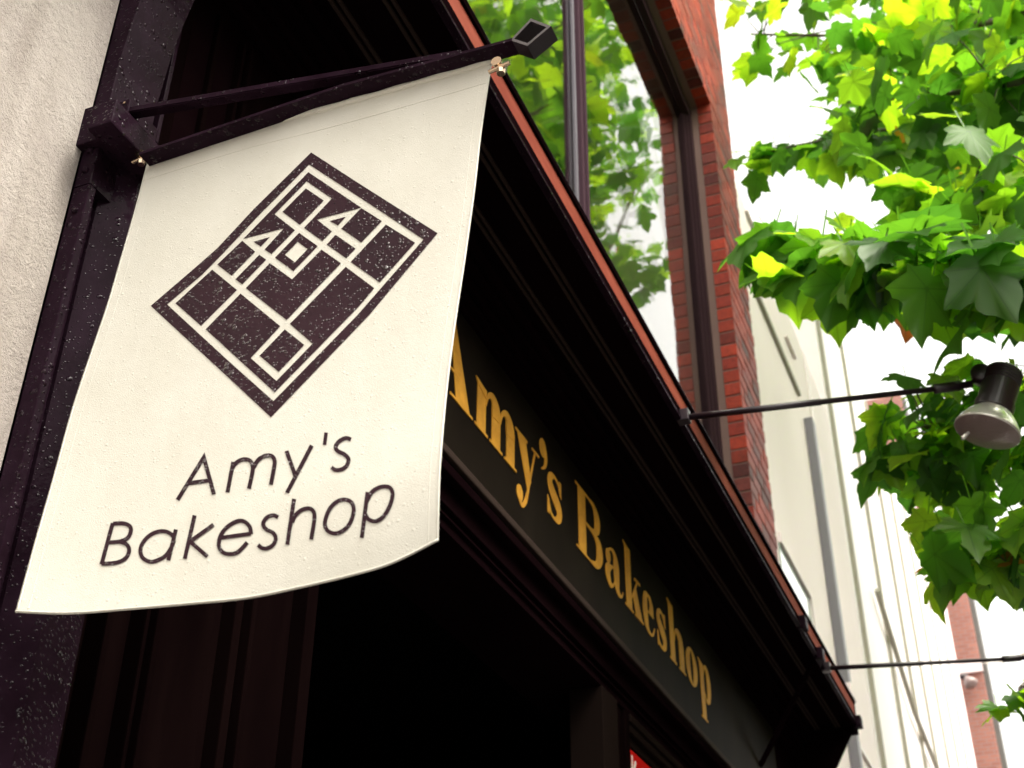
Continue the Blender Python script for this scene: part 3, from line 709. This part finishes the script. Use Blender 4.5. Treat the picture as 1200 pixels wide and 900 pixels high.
letter2([(a6, [(243, 563), (215, 550), (175, 562), (150, 600), (167, 635), (213, 660), (228, 697), (210, 735), (172, 755), (142, 752), (118, 733)], Sm, False)])
letter2([(a6, [(342, 447), (300, 732)], Ln, False), (a6, [(330, 595), (350, 550), (392, 515), (440, 508), (466, 535), (466, 590), (448, 700)], Sm, False)])
letter2([(a6, [(655, 452), (700, 472), (712, 525), (688, 600), (640, 648), (590, 662), (545, 640), (534, 590), (560, 515), (605, 467)], Sm, True)])
letter2([(a6, [(798, 405), (762, 690)], Ln, False), (a6, [(790, 470), (825, 405), (878, 374), (930, 375), (953, 412), (940, 480), (900, 552), (850, 586), (805, 575), (782, 540)], Sm, False)])
# fixings of the banner
def eyelet(p, nm='fixing', sc=1.1):
    bm = bmesh.new(); p = Vector(p)
    lathe(bm, p + Vector((0, -.012, .008)), (0, 1, 0), [(0, 0), (0, .008), (.004, .008), (.004, .004), (.022, .004), (.022, .0)], 10)
    tube(bm, [p + Vector((-.012, -.008, -.006)), p + Vector((.02, -.010, -.002))], .0032, 8)
    lathe(bm, p + Vector((.006, -.008, -.016)), (0, 0, 1), [(0, 0), (0, .006), (.007, .007), (.007, 0)], 8)
    for v in bm.verts: v.co = p + (v.co - p) * sc
    return obj(nm, bm, M_steel, FL)
c0 = cloth_pt(0, 0); c1 = cloth_pt(1, 0)
eyelet(c0 + Vector((-.012, 0, .002))); eyelet(at(585, 83, 1, YB0 + .006), sc=1.15)

# ================================================================== SPOTLIGHTS
M_lampb = mat('purple_black_lamp_housing', (.018, .008, .014), .4, .2, .15)
M_bulb = mat('silvered_bulb_glass', (.72, .68, .62), .28, .8, .05, metallic=.55)
M_lens = mat('frosted_lamp_lens', (.30, .22, .21), .35, .6, .1)
Lk(M_lens, bump(M_lens, noise(M_lens, 90, 3), .003), bsdf(M_lens).inputs['Normal'])
def make_spot():
    A0 = Vector((XO + .02, 4.11, 4.165)); A1 = at(1098, 455.5, 1, 4.16); A2 = at(1140, 450, 1, 4.17)
    t = thing('spotlight', 'black arm spotlight with silvered bulb fixed midway along the canopy edge', 'spotlight', A0, 'spotlights on arms along the canopy')
    bm = bmesh.new(); tube(bm, [A0, A0.lerp(A1, .55), A0.lerp(A1, .551), A1], [.0125, .0125, .0105, .0105], 14); obj('arm', bm, M_lampb, t, True)
    bm = bmesh.new(); tube(bm, [A1 - (A2 - A1) * .1, A1, A2.lerp(A1, .35), A2.lerp(A1, .34), A2], [.018, .018, .018, .013, .013], 14); obj('sleeve', bm, M_lampb, t, True)
    boxes('clamp', [(A0.x - .035, A0.x + .012, A0.y - .022, A0.y + .022, A0.z - .02, A0.z + .03)], M_lampb, t, .004)
    top = at(1177, 437, 1, 4.15)                                  # housing axis, tipped down and slightly to the viewer
    ca = Vector((-.40, .82, -.42)).normalized(); ax = Vector((X_.dot(ca), L_.dot(ca), U_.dot(ca))); Lh = .155; bot = top + ax * Lh
    bm = bmesh.new(); r = .064
    prof = [(-.008, 0), (-.008, r * .9), (0, r)]
    for k in range(4): prof += [(.008 + k * .012, r), (.012 + k * .012, r * .93), (.016 + k * .012, r * .93), (.018 + k * .012, r)]
    prof += [(Lh * .85, r * .98), (Lh * .86, r * 1.05), (Lh + .01, r * 1.05), (Lh + .015, r * .9), (Lh + .015, 0)]
    lathe(bm, top, ax, prof, 40); obj('housing', bm, M_lampb, t)
    bm = bmesh.new(); lathe(bm, bot, ax, [(-.01, .05), (.012, .062), (.04, .086), (.07, .104), (.085, .109)], 48); bulb = obj('reflector', bm, M_bulb, t, True)
    bm = bmesh.new(); lathe(bm, bot, ax, [(.0852, .1085), (.0868, .111), (.093, .111), (.095, .108)], 48); obj('rim', bm, M_bulb, bulb, True)
    bm = bmesh.new(); lathe(bm, bot, ax, [(.0953, .1075), (.100, .09), (.104, .06), (.106, .03), (.107, 0)], 48); obj('lens', bm, M_lens, bulb, True)
    # knuckle joining arm and housing
    k0 = at(1150, 440, 1, 4.15)
    bm = bmesh.new(); lathe(bm, k0 + Vector((0, -.03, 0)), (0, 1, 0), [(0, 0), (0, .03), (.006, .035), (.05, .035), (.056, .03), (.056, 0)], 24); obj('knuckle', bm, M_lampb, t, True)
    bm = bmesh.new(); tube(bm, [k0 + Vector((.02, .0, -.02)), k0.lerp(top, .5) + Vector((.0, .0, -.01)), top + ax * .04], .022, 10); obj('yoke', bm, M_lampb, t, True)
    # clip under the bulb
    p = bot + ax * .09; s = Vector((-.06, -.05, -.02))
    bm = bmesh.new(); tube(bm, [p + s, p + s * 1.15 + ax * .015, p + s * 1.25 + ax * .025], [.006, .008, .006], 8); obj('clip', bm, M_bulb, t, True)
    return t
def copy_tree(o, parent=None):
    c = o.copy(); col.objects.link(c)
    if parent is not None: c.parent = parent
    for ch in [x for x in bpy.data.objects if x.parent == o]: copy_tree(ch, c)
    return c
spot = make_spot()
sp2 = copy_tree(spot); sp2.location = spot.location + Vector((-.0, 2.80, -.01)); sp2['label'] = 'farther spotlight arm near the canopy corner, its lamp just past the edge'

# ================================================================== FAR BUILDINGS
D = thing('cream_building', 'overexposed cream rendered building with a grey drainpipe just beyond the brick corner', 'building', (0, 10, 0))
boxes('wall', [(-6, -.03, YE + .05, 12.3, 0, 8.95)], M_cream, D)
boxes('ledge', [(-.028, .0, 8.5, 10.25, 7.98, 8.03)], M_seam, D)
boxes('ledge', [(-.028, -.0, 8.55, 9.6, 8.85, 8.87), (-.028, .0, 9.9, 10.3, 8.42, 8.44)], M_cream, D)
boxes('drainpipe', [(-.028, .05, 10.42, 10.56, 2, 7.85)], M_pipe, D, .01)
boxes('pipe_clip', [(-.028, .065, 10.38, 10.6, 5.2, 5.3)], M_cream, D)
w = boxes('window', [(-.028, .0, 8.30, 9.42, 5.62, 5.70), (-.028, .0, 9.34, 9.42, 3.2, 5.62), (-.028, .0, 8.3, 9.34, 4.9, 4.96)], M_cream, D)
boxes('pane', [(-.028, -.02, 8.3, 9.34, 3.2, 5.619)], M_cglass, w)
boxes('sill_band', [(-.028, -.005, 10.7, 12.28, 4.95, 4.98), (-.028, -.005, 10.95, 11.0, 0, 8.9)], M_panel, D)

E_ = thing('panelled_building', 'tall pale building with narrow vertical cladding panels beyond the cream one', 'building', (0, 20, 0))
bm = bmesh.new()
def sloped(bm, x0, x1, y0, y1, za, zb):
    v = [bm.verts.new(p) for p in ((x0, y0, 0), (x1, y0, 0), (x1, y1, 0), (x0, y1, 0), (x0, y0, za), (x1, y0, za), (x1, y1, zb), (x0, y1, zb))]
    for q_ in ((0, 3, 2, 1), (4, 5, 6, 7), (0, 1, 5, 4), (1, 2, 6, 5), (2, 3, 7, 6), (3, 0, 4, 7)): bm.faces.new([v[i] for i in q_])
sloped(bm, -8, -.03, 12.32, 19.5, 11.4, 12.3); sloped(bm, -8, -.03, 19.5, 28.8, 12.3, 15.2)
bmesh.ops.recalc_face_normals(bm, faces=bm.faces[:]); obj('wall', bm, M_panel, E_)
def rz_top(y): return 11.4 + (y - 12.32) / 7.18 * .9 if y < 19.5 else 12.3 + (y - 19.5) / 9.3 * 2.9
js = []
for i, y in enumerate((12.5, 14.8, 17.0, 18.9, 21.2, 23.6, 26.2)):
    js.append((-.028, .01, y, y + (.07 if i % 2 == 0 else .045), 1, rz_top(y) - .1))
boxes('joint', js[:4], M_seam, E_); boxes('joint', js[4:], M_seam, E_)
boxes('edge_trim', [(-.028, .03, 28.6, 28.8, 0, 15.0)], M_cream, E_)
bm = bmesh.new(); tube(bm, [(.03, 14.0, 7.6), (.03, 16.2, 6.9), (.03, 20.5, 6.6), (.03, 24, 5.7)], .03, 6); obj('diagonal_rod', bm, M_seam, E_)

def brick_tower(name, label, Y, pxs, depth=3., X0=None):
    (xl, yt), (xr, yr) = pxs
    a = at(xl, yt, 1, Y); b = at(xr, yr, 1, Y)
    t = thing(name, label, 'tower', (a.x, Y, 0))
    boxes('brick_shaft', [(a.x, b.x, Y, Y + depth, 0, a.z)], M_farbrick, t, .02)
    boxes('pale_corner', [(b.x + .002, b.x + .12, Y + .1, Y + depth - .1, 0, a.z - .1)], M_pave, t)
    return t, a, b
TA, a_, b_2 = brick_tower('brick_tower', 'flat topped brown brick tower rising farthest behind the pale panelled building', 42, ((1000, 472), (1068, 530)))
TB, a3, b3 = brick_tower('brick_chimney', 'brown brick shaft with a small wall lamp at the right of the street', 30, ((1092, 634), (1154, 800)), 1.6)
q1 = at(1117, 785, 1, 29.97); q2 = at(1152, 778, 1, 29.97)
boxes('pale_band', [(q1.x, b3.x + .02, 29.93, 29.998, q1.z - .12, q1.z + .12)], M_cream, TB)
LB = thing('wall_lamp', 'tiny white wall lamp mounted on the brown brick shaft', 'lamp', at(1138, 800, 1, 29.8))
c = at(1139, 800, 1, 29.75)
bm = bmesh.new(); lathe(bm, c + Vector((-.1, 0, .12)), (.4, -.3, -.8), [(0, 0), (0, .07), (.08, .11), (.2, .16), (.24, .13), (.27, 0)], 20); obj('shade', bm, M_lens, LB, True)
bm = bmesh.new(); tube(bm, [c + Vector((-.45, .24, .25)), c + Vector((-.1, 0, .15))], .06, 8); obj('arm', bm, M_lampb, LB, True)
def wire(a, b, sag, r, label):
    a, b = Vector(a), Vector(b); bm = bmesh.new()
    tube(bm, [a.lerp(b, k / 12) - Vector((0, 0, sag * 4 * (k / 12) * (1 - k / 12))) for k in range(13)], r, 6); tag(obj('cable', bm, M_seam, None, True), label, 'cable')
wire(at(1152, 776, 1, 29.9), at(1215, 757, 1, 16), .1, .02, 'thin cable running from the brown brick shaft to the right')
wire(at(1062, 568, 1, 41.9), at(1230, 640, 1, 24), .3, .03, 'thin dark cable crossing the white sky behind the leaves')

# ================================================================== TREES
# five-lobed leaf outline (x sideways, y along midrib) with the lobe tips flagged for veins
LEAF = [(0, 0, .9), (.12, -.12, 0), (.26, -.10, 0), (.34, -.05, 0), (.50, -.02, 1), (.46, .10, 0), (.52, .20, 0), (.58, .28, 0), (.66, .36, 0), (.76, .52, 1), (.62, .54, 0), (.54, .60, 0), (.42, .58, 0), (.35, .60, 0), (.36, .72, 0), (.30, .84, 0), (.19, .92, 0), (.11, 1.02, 0), (0, 1.18, 1)]
OUT = LEAF + [(-x, y, v) for x, y, v in LEAF[-2:0:-1]]
class Crown:
    def __init__(s, seed): s.bm = bmesh.new(); s.c = s.bm.loops.layers.color.new('leaf'); s.r = random.Random(seed); s.n = 0
    def dirn(s):
        r = s.r; az = r.uniform(0, 2 * math.pi); dip = r.uniform(.15, 1.25)      # tip hangs down
        return Vector((math.cos(az) * math.cos(dip), math.sin(az) * math.cos(dip), -math.sin(dip)))
    def leaf(s, p, size, fwd=None, tone=None):
        r = s.r
        if fwd is None: fwd = s.dirn()
        side = fwd.cross(Vector((0, 0, 1))).normalized(); side = (Matrix.Rotation(r.gauss(0, .35), 3, fwd) @ side)
        up = side.cross(fwd)
        fold = r.uniform(.0, .32); curl = r.uniform(-.15, .6); tw = r.uniform(-.12, .12); asym = r.uniform(.85, 1.15)
        tone = r.random() if tone is None else tone
        def P(x, y):
            xx = x * (asym if x > 0 else 1); z = abs(xx) * fold - curl * y * y * .5 - .25 * xx * xx + tw * xx * y * 2 + .03 * math.sin(y * 9 + x * 7)
            return p + (side * xx + fwd * y + up * z) * size
        cen = s.bm.verts.new(P(0, .18)); vs = [s.bm.verts.new(P(x + r.uniform(-.015, .015), y + r.uniform(-.015, .015))) for x, y, v in OUT]
        n = len(vs)
        for i in range(n):
            j = (i + 1) % n; f = s.bm.faces.new((cen, vs[i], vs[j])); f.smooth = True
            for lp, vv in zip(f.loops, (1, OUT[i][2], OUT[j][2])): lp[s.c] = (vv, tone, 0, 1)
        # petiole
        q0 = p - fwd * size * .35 + Vector((0, 0, size * .25)); w_ = side * size * .018
        a = [s.bm.verts.new(v) for v in (p - w_, p + w_, q0 + w_, q0 - w_)]; f = s.bm.faces.new(a)
        for lp in f.loops: lp[s.c] = (0, .6, 0, 1)
        s.n += 1
def bez(P0, n):
    cm = catmull([tuple(p) for p in P0], max(2, n // max(1, len(P0) - 1))); return [Vector(p) for p in cm]
def sky_hole(x, y):
    """gaps of open sky between the boughs as the crown really hangs"""
    if 855 < x < 955 and 100 < y < 168 and y > 98 + (x - 855) * .05: return True
    if 895 < x < 1035 and 215 < y < 268 and not (965 < x < 1015 and 225 < y < 262): return True
    if 880 < x < 960 and 196 < y < 235 and (x + y) % 60 > 25: return True
    if x > 865 and 395 < y < 415: return True
    if 880 < x < 1010 and y > 385: return True
    if x < 1100 and 385 < y < 440: return True
    if x < 1012 and y > 380: return True
    if x < 1070 and y > 590: return True
    if x > 1000 and 722 < y < 806: return True
    if x < 1145 and y > 700: return True
    if y > 850: return True
    return False
def build_tree(label, trunk, boughs, seed, free=None, group='plane trees along the street'):
    t = thing('plane_tree', label, 'tree', trunk[0], group)
    bm = bmesh.new(); tube(bm, bez(trunk, 12), [.19 - .010 * i for i in range(len(bez(trunk, 12)))], 12); obj('trunk', bm, M_bark, t, True)
    cr = Crown(seed); r = cr.r
    for pts, n, spread, sz, rad in boughs:
        P = bez(pts, 18); bm = bmesh.new(); m_ = len(P)
        tube(bm, P, [rad * (1 - .8 * i / (m_ - 1)) for i in range(m_)], 8)
        placed = 0; tries = 0; 
        while placed < n and tries < n * 8:
            tries += 1
            k = r.uniform(.12, 1) ** .8; i = min(int(k * (m_ - 1)), m_ - 2); b0 = P[i].lerp(P[i + 1], r.random())
            off = Vector((r.gauss(0, 1), r.gauss(0, 1), r.gauss(-.15, .8))) * spread * (.35 + .65 * r.random())
            p = b0 + off; s_ = r.uniform(*sz)
            fw = cr.dirn(); bad = False
            for kk in (0, .5, 1.0):
                xx, yy = proj(p + fw * s_ * kk)
                if 0 < xx < 1210 and 0 < yy < 900 and (xx < 850 or (kk < .9 and sky_hole(xx, yy))): bad = True
            if bad: continue
            if p.x < .28 and p.y < 12: continue
            cr.leaf(p, s_, fw)
            if placed % 5 == 0: tube(bm, [b0, b0.lerp(p, .6) + Vector((0, 0, .03)), p], [.006, .004, .002], 5)
            placed += 1
        obj('limb', bm, M_bark, t, True)
    if free: free(cr)
    obj('crown', cr.bm, M_leaf, t)
    return t
def pb(*pts): return [at(x, y, 1, Y) for x, y, Y in pts]
T0 = (3.3, 5.6, 0)
near = [
 (pb((1420, -60, 6.0), (1230, 10, 6.0), (1050, 40, 6.4), (880, 40, 7.0)), 136, 0.330, (0.133, 0.210), .035),
 (pb((1400, -160, 6.5), (1230, -60, 6.6), (1050, -50, 7.0), (900, -60, 7.6)), 111, 0.385, (0.133, 0.210), .035),
 (pb((1420, 60, 5.0), (1230, 90, 5.0), (1110, 110, 5.2), (990, 120, 5.8)), 117, 0.242, (0.125, 0.202), .03),
 (pb((1420, 130, 5.6), (1200, 150, 5.6), (1060, 150, 5.9), (960, 165, 6.3), (885, 182, 6.6)), 99, 0.187, (0.117, 0.185), .02),
 (pb((1400, 210, 4.6), (1240, 215, 4.6), (1130, 225, 4.8), (1060, 230, 5.0)), 68, 0.198, (0.133, 0.202), .02),
 (pb((1420, 300, 3.9), (1240, 310, 3.9), (1120, 305, 4.0), (1000, 305, 4.2), (890, 290, 4.5)), 99, 0.132, (0.173, 0.241), .012),
 (pb((1420, 330, 4.6), (1240, 330, 4.6), (1120, 325, 4.8), (960, 320, 5.2)), 55, 0.143, (0.173, 0.241), .012),
 (pb((1420, 420, 5.1), (1250, 450, 5.1), (1160, 470, 5.2), (1090, 500, 5.4), (1045, 535, 5.5)), 87, 0.250, (0.125, 0.193), .015),
 (pb((1420, 520, 5.4), (1250, 530, 5.4), (1150, 545, 5.5), (1090, 565, 5.7)), 57, 0.225, (0.125, 0.193), .015),
 (pb((1420, 600, 4.8), (1250, 620, 4.8), (1180, 640, 4.9), (1120, 650, 5.0)), 52, 0.200, (0.133, 0.202), .012),
 (pb((1400, 800, 6.5), (1250, 812, 6.5), (1170, 822, 6.6)), 27, 0.110, (0.109, 0.168), .01),
]
def mirror_px(P): return proj((2 * XG - P.x, P.y, P.z))
def near_free(cr):
    r = cr.r
    for _ in range(420):      # body of the crown over the street, right of the frame
        p = Vector((r.uniform(1.9, 4.8), r.uniform(3.0, 8.5), r.uniform(4.6, 9.5)))
        x, y = proj(p)
        if x < 1215 and -20 < y < 900: continue
        cr.leaf(p, r.uniform(.13, .18))
build_tree('leafy plane tree whose lobed leaves hang around the spotlight at right', [T0, (3.2, 5.6, 2), (3.1, 5.5, 4), (2.8, 5.5, 6.5), (2.6, 5.8, 9)], near, 11, near_free)
# second tree farther along the kerb: the crown that shows in the upstairs window's reflection
def far_free(cr):
    r = cr.r; n = 0; tries = 0
    cl = [(Vector((r.uniform(.9, 6.2), r.uniform(7.5, 18), r.uniform(5.0, 19))), r.uniform(.5, 1.0)) for _ in range(170)]
    while n < 8500 and tries < 60000:
        tries += 1
        c_, s_ = cl[r.randrange(len(cl))]; p = c_ + Vector((r.gauss(0, s_), r.gauss(0, s_), r.gauss(0, s_ * .8))) * .6
        if p.x < .5 or (p.x < 2.2 and p.y > 13.5): continue
        x, y = proj(p)
        if x < 875 and y > -10: continue
        if x < 1215 and -10 < y < 910 and (sky_hole(x, y) or sky_hole(x, y + 18) or sky_hole(x - 15, y)): continue
        if 1000 < x < 1215 and y > 330 and p.x < 3: continue
        mx_, my_ = mirror_px(p)
        if 600 < mx_ < 860:
            w1 = 22 * math.sin(mx_ * .11) + 12 * math.sin(mx_ * .31 + 1)
            if 350 + w1 * .5 < my_ < 402 + w1 and mx_ < 860: continue
            if 740 < mx_ < 800 and my_ > 330 + w1 * .5: continue
            if 705 < mx_ < 800 and 238 + w1 * .4 < my_ < 292 + w1 * .6: continue
            if my_ > 415: continue
        cr.leaf(p, r.uniform(.14, .21)); n += 1
far_b = [([Vector((3.2, 12.5, 6)), Vector((2.6, 11.5, 9)), Vector((2.0, 10.5, 12.5))], 5, .3, (.2, .28), .09), ([Vector((3.3, 12.5, 7)), Vector((3.0, 13.5, 11)), Vector((2.2, 14.5, 15))], 5, .3, (.2, .28), .09)]
build_tree('taller plane tree farther down the street, mirrored in the upstairs window', [(3.4, 12.5, 0), (3.3, 12.5, 4), (3.3, 12.4, 8), (3.0, 12.4, 13), (2.9, 12.2, 17)], far_b, 23, far_free)
